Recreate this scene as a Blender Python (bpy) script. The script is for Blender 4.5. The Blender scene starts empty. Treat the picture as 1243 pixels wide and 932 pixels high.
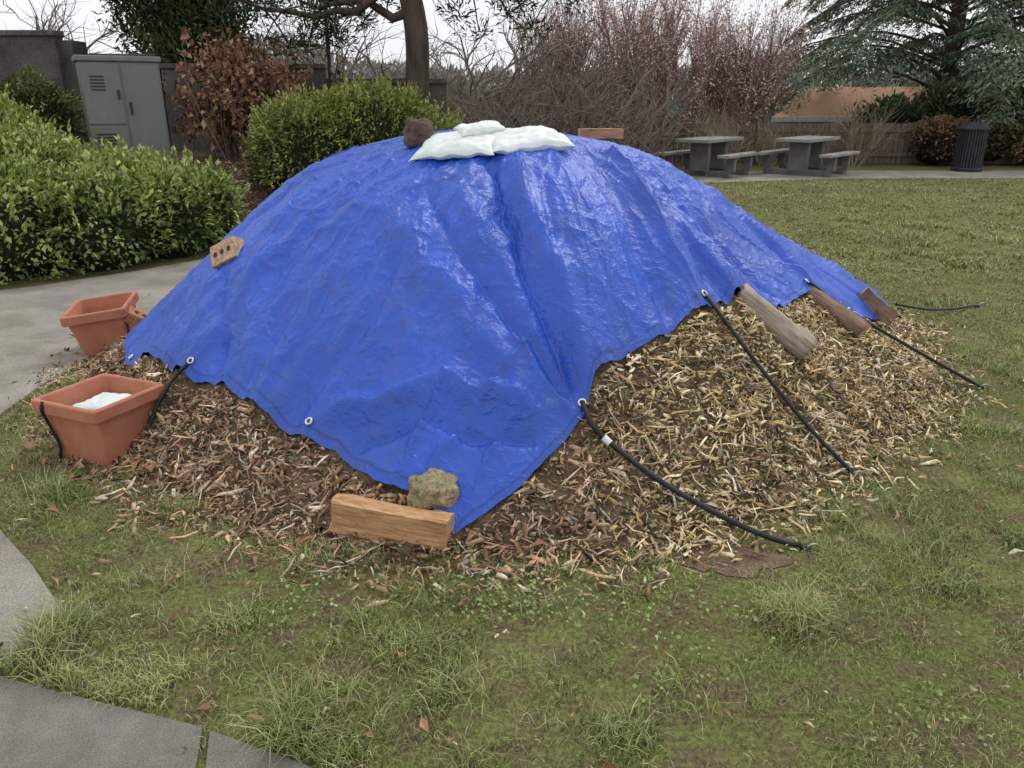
import bpy, bmesh, math, random
import numpy as np
from mathutils import Vector, Matrix, Euler
from mathutils import noise as mn
random.seed(7); rng=np.random.default_rng(7)
scene=bpy.context.scene
TAU=2*math.pi
# ---------------------------------------------------------------- noise
def hsh(a,b,s): 
    v=np.sin(a*127.1+b*311.7+s*74.7)*43758.5453
    return v-np.floor(v)
def vn(x,y,s=0):
    x=np.asarray(x,float);y=np.asarray(y,float)
    xi=np.floor(x);yi=np.floor(y);fx=x-xi;fy=y-yi
    fx=fx*fx*fx*(fx*(fx*6-15)+10);fy=fy*fy*fy*(fy*(fy*6-15)+10)
    a=hsh(xi,yi,s);b=hsh(xi+1,yi,s);c=hsh(xi,yi+1,s);d=hsh(xi+1,yi+1,s)
    return (a+(b-a)*fx)*(1-fy)+(c+(d-c)*fx)*fy
def fbm(x,y,o=4,s=0):
    t=0;a=.5;n=0
    for i in range(o):
        ca,sa=math.cos(.6*i+.3),math.sin(.6*i+.3)
        t=t+a*vn((x*ca-y*sa)*2**i,(x*sa+y*ca)*2**i,s+i*3.1);n+=a;a*=.5
    return t/n
def ridge(x,y,s=0): return 1-np.abs(2*fbm(x,y,2,s)-1)*2
def ss(x): x=np.clip(x,0,1);return x*x*(3-2*x)
def inpoly(x,y,poly):
    r=np.zeros(np.shape(x),bool);n=len(poly)
    for i in range(n):
        x1,y1=poly[i];x2,y2=poly[(i+1)%n]
        if y1==y2: continue
        r^=((y1>y)!=(y2>y))&(x<(x2-x1)*(y-y1)/(y2-y1)+x1)
    return r
def segdist(x,y,pl):
    d=np.full(np.shape(x),1e9)
    for (x1,y1),(x2,y2) in zip(pl[:-1],pl[1:]):
        dx,dy=x2-x1,y2-y1;t=np.clip(((x-x1)*dx+(y-y1)*dy)/(dx*dx+dy*dy),0,1)
        d=np.minimum(d,np.hypot(x-x1-t*dx,y-y1-t*dy))
    return d
# ---------------------------------------------------------------- mesh helpers
def link(ob,parent=None):
    scene.collection.objects.link(ob)
    if parent: ob.parent=parent
    return ob
def empty(name,loc=(0,0,0),rot=(0,0,0)):
    e=bpy.data.objects.new(name,None);e.location=loc;e.rotation_euler=rot;return link(e)
def fast(name,V,F,mat,col=None,smooth=False,parent=None,loc=None):
    V=np.asarray(V,np.float32);F=np.asarray(F,np.int32);m,k=F.shape
    me=bpy.data.meshes.new(name);me.vertices.add(len(V));me.vertices.foreach_set('co',V.ravel())
    me.loops.add(m*k);me.loops.foreach_set('vertex_index',F.ravel())
    me.polygons.add(m);me.polygons.foreach_set('loop_start',np.arange(m,dtype=np.int32)*k)
    me.update(calc_edges=True)
    if smooth: me.polygons.foreach_set('use_smooth',np.ones(m,bool))
    if col is not None:
        c=np.ones((len(V),4),np.float32);c[:,:3]=col
        a=me.color_attributes.new('Col','FLOAT_COLOR','POINT');a.data.foreach_set('color',c.ravel())
    me.validate()
    if mat: me.materials.append(mat)
    ob=bpy.data.objects.new(name,me)
    if loc: ob.location=loc
    return link(ob,parent)
def pyd(name,V,F,mats,parent=None,smooth=False,loc=(0,0,0),rot=(0,0,0),mi=None,bevel=0):
    me=bpy.data.meshes.new(name);me.from_pydata([tuple(v) for v in V],[],F)
    for m in (mats if isinstance(mats,(list,tuple)) else [mats]): me.materials.append(m)
    if mi is not None:
        for p,i in zip(me.polygons,mi): p.material_index=i
    for p in me.polygons:p.use_smooth=smooth
    me.update()
    ob=bpy.data.objects.new(name,me);ob.location=loc;ob.rotation_euler=rot;link(ob,parent)
    if bevel:
        b=ob.modifiers.new('bevel','BEVEL');b.width=bevel;b.segments=2
    return ob
def box(name,c,s,mat,parent=None,rot=(0,0,0),bevel=.006):
    x,y,z=s[0]/2,s[1]/2,s[2]/2
    V=[(-x,-y,-z),(x,-y,-z),(x,y,-z),(-x,y,-z),(-x,-y,z),(x,-y,z),(x,y,z),(-x,y,z)]
    F=[(0,3,2,1),(4,5,6,7),(0,1,5,4),(1,2,6,5),(2,3,7,6),(3,0,4,7)]
    return pyd(name,V,F,mat,parent,loc=c,rot=rot,bevel=bevel)
def tubes(branches,sides=5):
    Vs=[];Fs=[];n0=0
    ang=np.arange(sides)*TAU/sides;ca=np.cos(ang)[None,:,None];sa=np.sin(ang)[None,:,None]
    for P,R in branches:
        P=np.asarray(P,float);R=np.asarray(R,float);n=len(P)
        T=np.gradient(P,axis=0);T/=np.linalg.norm(T,axis=1,keepdims=True)+1e-9
        up=np.array([0,0,1.]) if abs(T[:,2].mean())<.8 else np.array([1.,0,0])
        A=np.cross(T,up);A/=np.linalg.norm(A,axis=1,keepdims=True)+1e-9;B=np.cross(T,A)
        V=P[:,None,:]+(A[:,None,:]*ca+B[:,None,:]*sa)*R[:,None,None]
        Vs.append(V.reshape(-1,3))
        i=np.arange(n-1)[:,None]*sides;j=np.arange(sides)[None,:];j2=(j+1)%sides
        Fs.append(np.stack([i+j,i+j2,i+sides+j2,i+sides+j],-1).reshape(-1,4)+n0);n0+=n*sides
    return np.concatenate(Vs),np.concatenate(Fs)
def catmull(pts,n=10):
    pts=[np.array(p,float) for p in pts];pts=[2*pts[0]-pts[1]]+pts+[2*pts[-1]-pts[-2]];o=[]
    for i in range(1,len(pts)-2):
        a,b,c,d=pts[i-1:i+3]
        for k in range(n):
            t=k/n;o.append(.5*((2*b)+(c-a)*t+(2*a-5*b+4*c-d)*t*t+(-a+3*b-3*c+d)*t**3))
    o.append(pts[-2]);return np.array(o)
def unit(v): return v/(np.linalg.norm(v,axis=-1,keepdims=True)+1e-9)
def leaves(name,P,size,asp,col,mat,parent=None,up=.3,droop=0,axis=None,fold=.15):
    n=len(P);size=np.broadcast_to(size,(n,))[:,None]
    if axis is None: A=rng.normal(size=(n,3))
    else: A=axis+rng.normal(size=(n,3))*.35
    A[:,2]-=droop;A=unit(A)
    N=rng.normal(size=(n,3));N[:,2]+=up*3;B=unit(np.cross(N,A));N=np.cross(A,B)
    v0=P-A*size*.5;v2=P+A*size*.5
    v1=P-A*size*.05+B*size*asp*.5+N*size*fold;v3=P-A*size*.05-B*size*asp*.5+N*size*fold
    V=np.stack([v0,v1,v2,v3],1).reshape(-1,3)
    i=np.arange(n)*4
    F=np.concatenate([np.stack([i,i+1,i+2],1),np.stack([i,i+2,i+3],1)])
    return fast(name,V,F,mat,np.repeat(col,4,0),parent=parent)
# ---------------------------------------------------------------- materials
def newmat(name):
    m=bpy.data.materials.new(name);m.use_nodes=True;nt=m.node_tree;b=nt.nodes['Principled BSDF'];return m,nt,b
def N(nt,t,**k):
    n=nt.nodes.new(t)
    for a,v in k.items():
        if a in n.inputs: n.inputs[a].default_value=v
        else: setattr(n,a,v)
    return n
def noise(nt,scale,detail=4,rough=.6,stretch=None,dist=0,coord='Object'):
    tc=N(nt,'ShaderNodeTexCoord');n=N(nt,'ShaderNodeTexNoise');n.inputs['Scale'].default_value=scale
    n.inputs['Detail'].default_value=detail;n.inputs['Roughness'].default_value=rough;n.inputs['Distortion'].default_value=dist
    if stretch:
        mp=N(nt,'ShaderNodeMapping');mp.inputs['Scale'].default_value=stretch
        nt.links.new(tc.outputs[coord],mp.inputs[0]);nt.links.new(mp.outputs[0],n.inputs['Vector'])
    else: nt.links.new(tc.outputs[coord],n.inputs['Vector'])
    return n
def ramp(nt,src,stops):
    r=N(nt,'ShaderNodeValToRGB');e=r.color_ramp.elements
    while len(e)<len(stops): e.new(.5)
    for el,(p,c) in zip(e,stops): el.position=p;el.color=(*c,1) if len(c)==3 else c
    nt.links.new(src,r.inputs[0]);return r
def mix(nt,a,b,f,mode='MIX'):
    m=N(nt,'ShaderNodeMix',data_type='RGBA',blend_type=mode)
    for s,v in ((m.inputs[0],f),(m.inputs[6],a),(m.inputs[7],b)):
        if isinstance(v,bpy.types.NodeSocket): nt.links.new(v,s)
        elif isinstance(v,(int,float)): s.default_value=v
        else: s.default_value=(*v,1)
    return m.outputs[2]
def bump(nt,b,h,st,dist=.01,prev=None):
    bp=N(nt,'ShaderNodeBump');bp.inputs['Strength'].default_value=st;bp.inputs['Distance'].default_value=dist
    nt.links.new(h,bp.inputs['Height'])
    if prev: nt.links.new(prev,bp.inputs['Normal'])
    nt.links.new(bp.outputs[0],b.inputs['Normal']);return bp.outputs[0]
def mnoise(name,stops,scale,rough=.8,bst=.4,bd=.01,detail=5,stretch=None,spec=.3,fine=None,metal=0,dist=0):
    m,nt,b=newmat(name);n=noise(nt,scale,detail,.65,stretch,dist);r=ramp(nt,n.outputs[0],stops)
    c=r.outputs[0]
    if fine:
        n2=noise(nt,fine,3,.7);c=mix(nt,c,ramp(nt,n2.outputs[0],[(.3,(.5,.5,.5)),(.7,(1.3,1.3,1.3))]).outputs[0],1.0,'MULTIPLY')
        bump(nt,b,n2.outputs[0],bst,bd)
    else: bump(nt,b,n.outputs[0],bst,bd)
    nt.links.new(c,b.inputs['Base Color']);b.inputs['Roughness'].default_value=rough
    b.inputs['Specular IOR Level'].default_value=spec;b.inputs['Metallic'].default_value=metal;return m
def mattr(name,rough=.6,spec=.3,bst=0,nscale=0):
    m,nt,b=newmat(name);a=N(nt,'ShaderNodeAttribute',attribute_name='Col');c=a.outputs[0]
    if nscale:
        n=noise(nt,nscale,3);c=mix(nt,c,ramp(nt,n.outputs[0],[(.3,(.6,)*3),(.7,(1.3,)*3)]).outputs[0],1.0,'MULTIPLY')
        if bst: bump(nt,b,n.outputs[0],bst,.004)
    nt.links.new(c,b.inputs['Base Color']);b.inputs['Roughness'].default_value=rough;b.inputs['Specular IOR Level'].default_value=spec
    return m
M_leaf=mattr('leaf_material',.42,.45)
M_dry=mattr('dry_leaf_material',.8,.2)
M_grassb=mattr('grass_blade_material',.5,.35)
M_chip=mattr('wood_chip_material',.8,.25,.4,60)
M_bark=mnoise('bark_material',[(.3,(.035,.024,.018)),(.7,(.13,.095,.07))],9,.9,.9,.02,stretch=(1,1,.2))
M_twig=mnoise('twig_material',[(.3,(.12,.095,.08)),(.7,(.28,.23,.19))],5,.85,.2)
M_twigp=mnoise('reddish_twig_material',[(.3,(.16,.10,.085)),(.7,(.35,.24,.21))],3,.85,.2)
# ---------------------------------------------------------------- pile shape
C=(0.1,4.8)
foot=[(-2.7,4.92),(-2.45,4.0),(-1.60,3.12),(-.726,2.66),(-.187,2.42),(.246,2.5),(.797,2.72),(1.451,3.2),(2.045,3.7),(2.62,4.751),(3.05,5.86),(2.3,6.5),(.8,7.1),(-.8,7.0),(-2.1,6.3)]
def polar(pl):
    th=np.array([math.atan2(b-C[1],a-C[0]) for a,b in pl]);R=np.array([math.hypot(b-C[1],a-C[0]) for a,b in pl]);o=np.argsort(th);return th[o],R[o]
fth,fR=polar(foot);_t=np.linspace(-math.pi,math.pi,361);_r=np.interp(_t,np.r_[fth-TAU,fth,fth+TAU],np.r_[fR,fR,fR])
_r=np.convolve(np.r_[_r[-9:-1],_r,_r[1:9]],np.ones(17)/17,'same')[8:-8]
def frad(t): return np.interp(t,_t,_r)*(1+.04*(vn(t*6+20,t*0,5)-.5)+.04*(vn(t*17+20,t*0,6)-.5))
def sval(x,y):
    dx=x-C[0];dy=y-C[1];t=np.arctan2(dy,dx);return np.hypot(dx,dy)/frad(t),t
def prof(s,pts):
    X=np.linspace(0,1.3,66);Y=np.interp(X,*pts);Y2=np.convolve(np.r_[[Y[0]]*4,Y,[Y[-1]]*4],np.ones(9)/9,'same')[4:-4];return np.interp(s,X,Y2)
def H(x,y):
    x=np.asarray(x,float);y=np.asarray(y,float);s,t=sval(x,y)
    fl=prof(s,([0,.2,.35,.5,.7,.85,1,1.3],[1,.998,.955,.83,.51,.235,0,-.2]))
    fr=prof(s,([0,.2,.3,.4,.55,.73,.9,1,1.3],[1,.975,.885,.745,.54,.34,.12,0,-.2]))
    w=ss((np.cos(t-.15)-.45)/.4)
    return 1.37*(fl*(1-w)+fr*w)
tarp=[(-2.16,4.09),(-1.6,3.56),(-1.35,3.38),(-1.13,3.17),(-.87,2.96),(-.73,2.89),(-.54,2.72),(-.39,2.66),(-.21,2.55),(.03,2.69),(.29,2.9),(.345,3.03),(.6,3.22),(.92,3.52),(1.17,3.79),(1.32,3.90),(1.76,4.44),(1.96,4.52),(2.68,5.25),(3.0,5.72),(2.3,6.3),(.8,6.8),(-.8,6.7),(-1.8,6.1),(-2.35,5.3),(-2.42,4.7)]
def tarpR(t):
    t=np.asarray(t,float);r=np.full(t.shape,9.);cx,cy=C;dx,dy=np.cos(t),np.sin(t);n=len(tarp)
    for i in range(n):
        ax,ay=tarp[i][0]-cx,tarp[i][1]-cy;bx,by=tarp[(i+1)%n][0]-cx,tarp[(i+1)%n][1]-cy
        ex,ey=bx-ax,by-ay;den=dx*ey-dy*ex;den=np.where(abs(den)<1e-9,1e-9,den)
        u=(ax*ey-ay*ex)/den;v=(ax*dy-ay*dx)/den
        ok=(u>0)&(v>=-1e-6)&(v<=1+1e-6);r=np.where(ok,np.minimum(r,u),r)
    return r
xs=np.arange(-3.6,4.0,.03);ys=np.arange(1.9,8.0,.03);X,Y=np.meshgrid(xs,ys)
s_,t_=sval(X,Y);rr=np.hypot(X-C[0],Y-C[1]);tR_=tarpR(t_);outm=ss((rr-tR_)/.06)
Z=H(X,Y)-.012-.075*ss((tR_-rr)/.22)+outm*(.06*(fbm(X*7,Y*7,3,2)-.5)+.03*(fbm(X*25,Y*25,2,9)-.5))
V=np.stack([X,Y,Z],-1).reshape(-1,3);w=len(xs);j,i=np.meshgrid(np.arange(len(ys)-1),np.arange(w-1),indexing='ij');a=(j*w+i).ravel()
F=np.stack([a,a+1,a+w+1,a+w],1)
zf=V[F][:,:,2].max(1);F=F[zf>-.01]
M_pile=mnoise('mulch_material',[(.25,(.06,.04,.025)),(.5,(.21,.15,.09)),(.75,(.42,.32,.19))],14,.9,1,.03,fine=70)
pile=fast('wood_chip_pile',V,F,M_pile,smooth=True)
def chips(name,x,y,z,L,Wd,col,parent=None,tilt=.35,nrm=None):
    n=len(x);P=np.stack([x,y,z],1);a=rng.uniform(0,TAU,n)
    Nn=rng.normal(size=(n,3))*tilt+(nrm if nrm is not None else np.array([0,0,1.]));Nn=unit(Nn)
    A=np.stack([np.cos(a),np.sin(a),rng.normal(size=n)*.1],1);A=unit(A-Nn*(A*Nn).sum(1,keepdims=True));B=np.cross(Nn,A)
    L=L[:,None]*.5;Wd=Wd[:,None]*.5;T=.0018+.0022*rng.random((n,1))
    k=rng.uniform(.15,1,(n,1));bd=rng.normal(size=(n,1))*.22*L;bw=rng.normal(size=(n,1))*.15*L
    q=[P-A*L-B*Wd*k,P-A*L*rng.uniform(.6,1,(n,1))+B*Wd*k,P+B*(Wd+bw)+Nn*bd,P-B*(Wd-bw)+Nn*bd,P+A*L*rng.uniform(.6,1,(n,1))+B*Wd*k*.8,P+A*L-B*Wd*k*.6]
    top=[v+Nn*T for v in q]
    V=np.stack(q+top,1).reshape(-1,3);i=np.arange(n)*12
    fs=[(6,9,8,7),(9,11,10,8),(0,3,9,6),(3,5,11,9),(7,8,2,1),(8,10,4,2),(0,6,7,1),(5,4,10,11)]
    F=np.concatenate([np.stack([i+b for b in f],1) for f in fs])
    return fast(name,V,F,M_chip,np.repeat(col,12,0),parent=parent)
def pick(pal,n,wts):
    pal=np.array(pal);c=pal[rng.choice(len(pal),n,p=np.array(wts)/sum(wts))];return c*rng.uniform(.55,1.3,(n,1))
gold=[(.66,.49,.25),(.50,.35,.17),(.80,.66,.41),(.30,.19,.10),(.14,.095,.055),(.20,.20,.10),(.86,.77,.56),(.54,.47,.36)]
brn=[(.52,.33,.20),(.36,.21,.125),(.66,.47,.31),(.21,.12,.07),(.10,.06,.04),(.44,.30,.19),(.74,.61,.45),(.46,.39,.31)]
def scatter(n,longs=False):
    tt=rng.uniform(-math.pi,math.pi,n);tt=tt[(tt<.7)|(tt>2.6)];n=len(tt);tr=tarpR(tt);fr=frad(tt);lo=tr;hi=fr+.03
    r=lo+(hi-lo)*rng.random(n);far=rng.random(n)<.08;r=np.where(far,fr+np.abs(rng.normal(size=n))*.14,r)
    keep=(rng.random(n)<np.clip((hi-lo)/1.0,.04,1)*.85)|far;keep&=r>tr+(.05 if longs else 0);tt=tt[keep];r=r[keep];n=len(tt)
    x=C[0]+r*np.cos(tt);y=C[1]+r*np.sin(tt);e=.02
    hz=np.maximum(H(x,y)-.012,0);nx=-(H(x+e,y)-H(x-e,y))/(2*e);ny=-(H(x,y+e)-H(x,y-e))/(2*e)
    nrm=unit(np.stack([nx,ny,np.ones(n)],1));z=hz+.06*(fbm(x*7,y*7,3,2)-.5)*(hz>.02)+rng.uniform(-.004,.024,n)
    right=ss((x-.0+.5*(fbm(x*2,y*2,3,4)-.5))/.8)[:,None]
    clump=(.74+.55*fbm(x*6,y*6,3,88))[:,None]
    col=np.where(rng.random((n,1))<right,pick(gold,n,[5,5,4,3,2,2,2,2]),pick(brn,n,[5,5,3,3.5,2.5,2.5,2,1.5]))*clump
    return x,y,z,nrm,col,n
x,y,z,nrm,col,n=scatter(95000)
L=np.clip(rng.lognormal(-3.55,.62,n),.007,.12);W=np.clip(L*rng.uniform(.07,.45,n),.002,.018)
chips('wood_chips',x,y,z,L,W,col,pile,.8,nrm)
x,y,z,nrm,col,n=scatter(8000,True)
L=rng.uniform(.04,.15,n);W=rng.uniform(.002,.009,n);chips('shredded_sticks',x,y,z+.012,L,W,col*1.15,pile,.5,nrm)
x,y,z,nrm,col,n=scatter(4500,True)
leaves('shredded_leaves',np.stack([x,y,z+.01],1),rng.uniform(.015,.04,n),.6,np.where(rng.random((n,1))<.6,np.array([[.13,.16,.07]]),np.array([[.28,.20,.11]]))*rng.uniform(.6,1.3,(n,1)),M_dry,pile,up=.4)
# ---------------------------------------------------------------- tarp
corner=np.array([math.atan2(b-C[1],a-C[0]) for a,b in tarp])
TH=np.sort(np.unique(np.r_[np.linspace(-math.pi,-.001,1000,endpoint=False),np.linspace(0,math.pi,320,endpoint=False),corner]))
S=np.r_[np.linspace(0.01,.25,16,endpoint=False),np.linspace(.25,.985,210,endpoint=False),.985,.99,.995,1.0]
T2,S2=np.meshgrid(TH,S,indexing='ij')
tR=tarpR(TH)[:,None];R2=tR*S2;edge_d=(1-S2)*tR
X=C[0]+R2*np.cos(T2);Y=C[1]+R2*np.sin(T2)
wx=X+.10*(fbm(X*3,Y*3,3,21)-.5);wy=Y+.10*(fbm(X*3,Y*3,3,22)-.5)
jx=X+.07*(fbm(X*5,Y*5,2,71)-.5);jy=Y+.07*(fbm(X*5,Y*5,2,72)-.5)
def fold(pl,w,a,sharp=0):
    d=segdist(jx,jy,pl)/w
    return a*(np.exp(-d*1.3) if sharp else np.exp(-d*d))
f=0
f=f+fold([(-.10,3.92),(-.036,3.58),(.067,3.35),(.2,3.1),(.28,2.93)],.055,-.080,1)
f=f+fold([(.02,3.88),(.07,3.60),(.18,3.37),(.29,3.14),(.33,3.02)],.06,.048)
f=f+fold([(-.40,3.78),(-.25,3.48),(-.03,3.23),(.18,3.02)],.06,-.060,1)
f=f+fold([(-.28,3.75),(-.12,3.52),(.05,3.30)],.05,.025)
f=f+fold([(-.55,3.7),(-.40,3.45),(-.16,3.16),(.05,3.0)],.06,.028)
f=f+fold([(.0,3.15),(.12,3.02),(.24,2.93)],.02,.03,1)
f=f+fold([(.52,4.25),(.62,3.90),(.77,3.62),(.91,3.53)],.05,.070,1)
f=f+fold([(.40,4.15),(.47,3.85),(.58,3.55),(.70,3.36)],.08,-.035)
f=f+fold([(.74,4.2),(.84,3.90),(1.0,3.68)],.075,-.06)
f=f+fold([(.88,4.45),(1.05,4.10),(1.22,3.88)],.04,.04,1)
f=f+fold([(1.12,3.84),(1.20,3.80)],.10,.075)
f=f+fold([(1.72,4.46),(1.78,4.42)],.07,.045)
f=f+fold([(1.1,4.4),(1.35,4.12),(1.5,4.12)],.05,-.05)
f=f+fold([(1.0,4.8),(1.4,4.55),(1.76,4.46)],.04,.04,1)
f=f+fold([(1.3,5.1),(1.8,4.95),(2.4,5.1)],.06,.03)
f=f+fold([(1.4,5.05),(1.9,4.8),(2.2,4.85)],.05,-.06)
f=f+fold([(1.9,5.4),(2.4,5.30),(2.85,5.6)],.05,.05,1)
f=f+fold([(2.0,5.1),(2.4,5.12),(2.65,5.25)],.04,-.06)
f=f+fold([(-1.5,4.05),(-1.4,3.6),(-1.38,3.42)],.045,-.045,1)
f=f+fold([(-1.28,3.95),(-1.26,3.6),(-1.20,3.38)],.07,.04)
f=f+fold([(-.72,3.02),(-.47,2.97),(-.19,2.94),(.06,2.93)],.035,.060)
f=f+fold([(-.64,2.90),(-.42,2.86),(-.15,2.83),(.1,2.85)],.035,-.05,1)
f=f+fold([(-.33,2.72),(-.22,2.82),(-.07,2.98),(.1,3.15)],.025,.03,1)
f=f+fold([(-.48,2.72),(-.42,2.80),(-.28,2.94)],.02,.04,1)
f=f+fold([(-.15,2.64),(-.10,2.78),(.02,2.9)],.02,.02,1)
f=f+fold([(-1.05,3.15),(-.85,3.3),(-.7,3.6)],.06,.025)
f=f+fold([(-.95,3.05),(-.70,3.22),(-.55,3.5)],.05,-.03)
f=f+fold([(-.3,4.2),(-.9,3.9),(-1.5,3.8)],.04,.012)
f=f+fold([(.18,4.1),(.30,3.85),(.40,3.55),(.42,3.2)],.025,.014,1)
cre=0
for k in range(300):
    a=rng.uniform(-math.pi,.4);rad0=rng.uniform(.3,2.3);px_,py_=C[0]+rad0*math.cos(a),C[1]+rad0*math.sin(a)
    da=a+rng.normal()*.35 if rng.random()<.5 else a+rng.choice([.8,1.57,-.8])+rng.normal()*.35
    Ls=rng.uniform(.10,.55);q=(px_+Ls*math.cos(da),py_+Ls*math.sin(da));mx_=(px_+q[0])/2+rng.normal()*.03;my_=(py_+q[1])/2+rng.normal()*.03
    msk=(np.abs(jx-mx_)<Ls*.6+.08)&(np.abs(jy-my_)<Ls*.6+.08)
    cc_=np.zeros_like(X);d=segdist(jx[msk],jy[msk],[(px_,py_),(mx_,my_),q]);cc_[msk]=rng.choice([-1,1,1])*rng.uniform(.003,.009)*np.exp(-d/rng.uniform(.009,.020));cre=cre+cc_
big=.08*(fbm(wx*1.5,wy*1.5,3,31)-.5)
vary=np.clip(-.15+2.0*fbm(X*1.3,Y*1.3,2,90),.2,1.4)
cr=vary*(.010*np.maximum(ridge(wx*4,wy*4,41),0)**3+.007*np.maximum(ridge(wx*9+3,wy*9,47),0)**3+.004*np.maximum(ridge(wx*19,wy*19,53),0)**3)-.008
cr=cr+.008*np.maximum(ridge(T2*8.4,R2*1.3,61),0)**4*ss(R2/.9)
edgew=.012*(fbm(T2*22+40,T2*0,2,8)-.4)*2*ss(1-edge_d/.3)
Hx=H(X,Y)
Z=Hx+.022+.015*ss(edge_d/.3)+f*(.45+.55*ss(edge_d/.15))+big*ss(edge_d/.4)+cr+cre+edgew
low=Hx-.075*ss(edge_d/.22)
Z=np.maximum(Z,np.maximum(low,0)+.010+.008*np.clip(fbm(X*12,Y*12,2,3),0,1))
nT,nS=X.shape;V=np.stack([X,Y,Z],-1).reshape(-1,3)
i,j=np.meshgrid(np.arange(nT),np.arange(nS-1),indexing='ij');i2=(i+1)%nT
F=np.stack([i*nS+j,i*nS+j+1,i2*nS+j+1,i2*nS+j],-1).reshape(-1,4)
hem=np.where((edge_d<.034)&(edge_d>.026),.6,np.where(edge_d<.026,.9,1.0)).reshape(-1)
m,nt,b=newmat('blue_tarp_material')
a=N(nt,'ShaderNodeAttribute',attribute_name='Col')
n1=noise(nt,1.3,4,.6,dist=.5);n2=noise(nt,5,6,.75,dist=1.5);n4=noise(nt,28,3,.7)
c=ramp(nt,n1.outputs[0],[(.3,(.016,.072,.42)),(.55,(.021,.092,.53)),(.75,(.030,.118,.60))]).outputs[0]
c=mix(nt,c,(.075,.085,.22),ramp(nt,n2.outputs[0],[(.48,(0,0,0)),(.78,(.60,.60,.60))]).outputs[0])
c=mix(nt,c,(.20,.23,.38),ramp(nt,n4.outputs[0],[(.60,(0,0,0)),(.85,(.30,.30,.30))]).outputs[0])
c=mix(nt,c,a.outputs[0],1.0,'MULTIPLY');nt.links.new(c,b.inputs['Base Color'])
p=None
def creaseN(scale,width,st,dist,distort,det=2):
    global p
    n_=noise(nt,scale,det,.55,dist=distort);s1=N(nt,'ShaderNodeMath',operation='SUBTRACT');nt.links.new(n_.outputs[0],s1.inputs[0]);s1.inputs[1].default_value=.5
    s2=N(nt,'ShaderNodeMath',operation='ABSOLUTE');nt.links.new(s1.outputs[0],s2.inputs[0])
    r_=ramp(nt,s2.outputs[0],[(0,(1,1,1)),(width*.35,(.45,.45,.45)),(width,(0,0,0))]);p=bump(nt,b,r_.outputs[0],st,dist,p)
creaseN(3.5,.10,.35,.009,.5,3);creaseN(8,.10,.38,.005,.8,3);creaseN(19,.12,.36,.003,.6,2)
n5=noise(nt,10,4,.6,dist=1.2);p=bump(nt,b,n5.outputs[0],.25,.012,p)
nt.links.new(ramp(nt,n2.outputs[0],[(.3,(.34,)*3),(.7,(.50,)*3)]).outputs[0],b.inputs['Roughness'])
b.inputs['Specular IOR Level'].default_value=.5
tarp_ob=fast('blue_tarp',V,F,m,hem[:,None]*np.ones(3),smooth=True)
M_metal=mnoise('brass_metal',[(.3,(.60,.58,.52)),(.7,(.80,.78,.74))],30,.4,.1,metal=.6)
def tz(x,y): 
    d=np.hypot(TV[:,0]-x,TV[:,1]-y);return float(TV[np.argmin(d),2])
def towards(p,d=.05):
    v=np.array(C)-np.array(p);v/=np.linalg.norm(v);return p[0]+v[0]*d,p[1]+v[1]*d
TV=V
for k,pp in enumerate([(-1.6,3.56),(-.87,2.96),(.29,2.9),(.92,3.52),(1.76,4.44),(-2.16,4.09)]):
    q=towards(pp,.045);z=tz(*q);e=.04
    n_=Vector((-(float(H(q[0]+e,q[1]))-float(H(q[0]-e,q[1])))/(2*e),-(float(H(q[0],q[1]+e))-float(H(q[0],q[1]-e)))/(2*e),1)).normalized()
    A=n_.orthogonal().normalized();B=n_.cross(A);o_=.011;ring=[(q[0]+n_.x*o_+.014*(A.x*math.cos(t)+B.x*math.sin(t)),q[1]+n_.y*o_+.014*(A.y*math.cos(t)+B.y*math.sin(t)),z+n_.z*o_+.014*(A.z*math.cos(t)+B.z*math.sin(t))) for t in np.linspace(0,TAU,17)]
    vv,ff=tubes([(ring,[.005]*17)],6);fast('grommet',vv,ff,M_metal,smooth=True,parent=tarp_ob)
# ---------------------------------------------------------------- straps
M_black=mnoise('black_rubber',[(.3,(.012,.012,.013)),(.7,(.03,.03,.032))],40,.5,.3,.002)
M_steel=mnoise('peg_steel',[(.3,(.3,.3,.3)),(.7,(.5,.5,.5))],30,.4,.1,metal=.8)
M_white=mnoise('white_plastic',[(.3,(.7,.72,.7)),(.7,(.82,.83,.82))],12,.4,.3,.01)
def strap(pts,r,peg=True,tag=False,lift=True):
    P=catmull(pts,12)
    if lift:
        hh=np.maximum(H(P[:,0],P[:,1]),0)+.022;P[3:-3,2]=np.maximum(P[3:-3,2],hh[3:-3])
    V1,F1=tubes([(P,np.full(len(P),r))],8);o=fast('tie_down_strap',V1,F1,M_black,smooth=True)
    e=P[-1]
    if peg:
        hook=catmull([e+np.array([-.02,.0,.0]),e+np.array([.0,0,.02]),e+np.array([.03,0,.015]),e+np.array([.035,0,-.05])],6)
        V2,F2=tubes([(hook,np.full(len(hook),.004))],6);fast('tent_peg',V2,F2,M_steel,smooth=True,parent=o)
    if tag:
        a=P[26];d=P[29]-P[25];d/=np.linalg.norm(d);V2,F2=tubes([([a,a+d*.035],[r*1.35]*2)],8);fast('white_tag',V2,F2,M_white,parent=o)
    return o
g0=towards((.29,2.9),.04);g1=towards((.92,3.52),.04);g2=towards((1.76,4.44),.035);g3=towards((-1.6,3.56),.04)
strap([(g0[0],g0[1],tz(*g0)+.012),(.315,2.865,.385),(.36,2.84,.335),(.41,2.81,.30),(.576,2.70,.205),(.786,2.61,.11),(.96,2.56,.045),(1.125,2.528,.005)],.0115,tag=True)
strap([(g1[0],g1[1],tz(*g1)+.012),(1.0,3.46,.62),(1.149,3.33,.43),(1.35,3.22,.2),(1.544,3.125,.01)],.0095)
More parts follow.
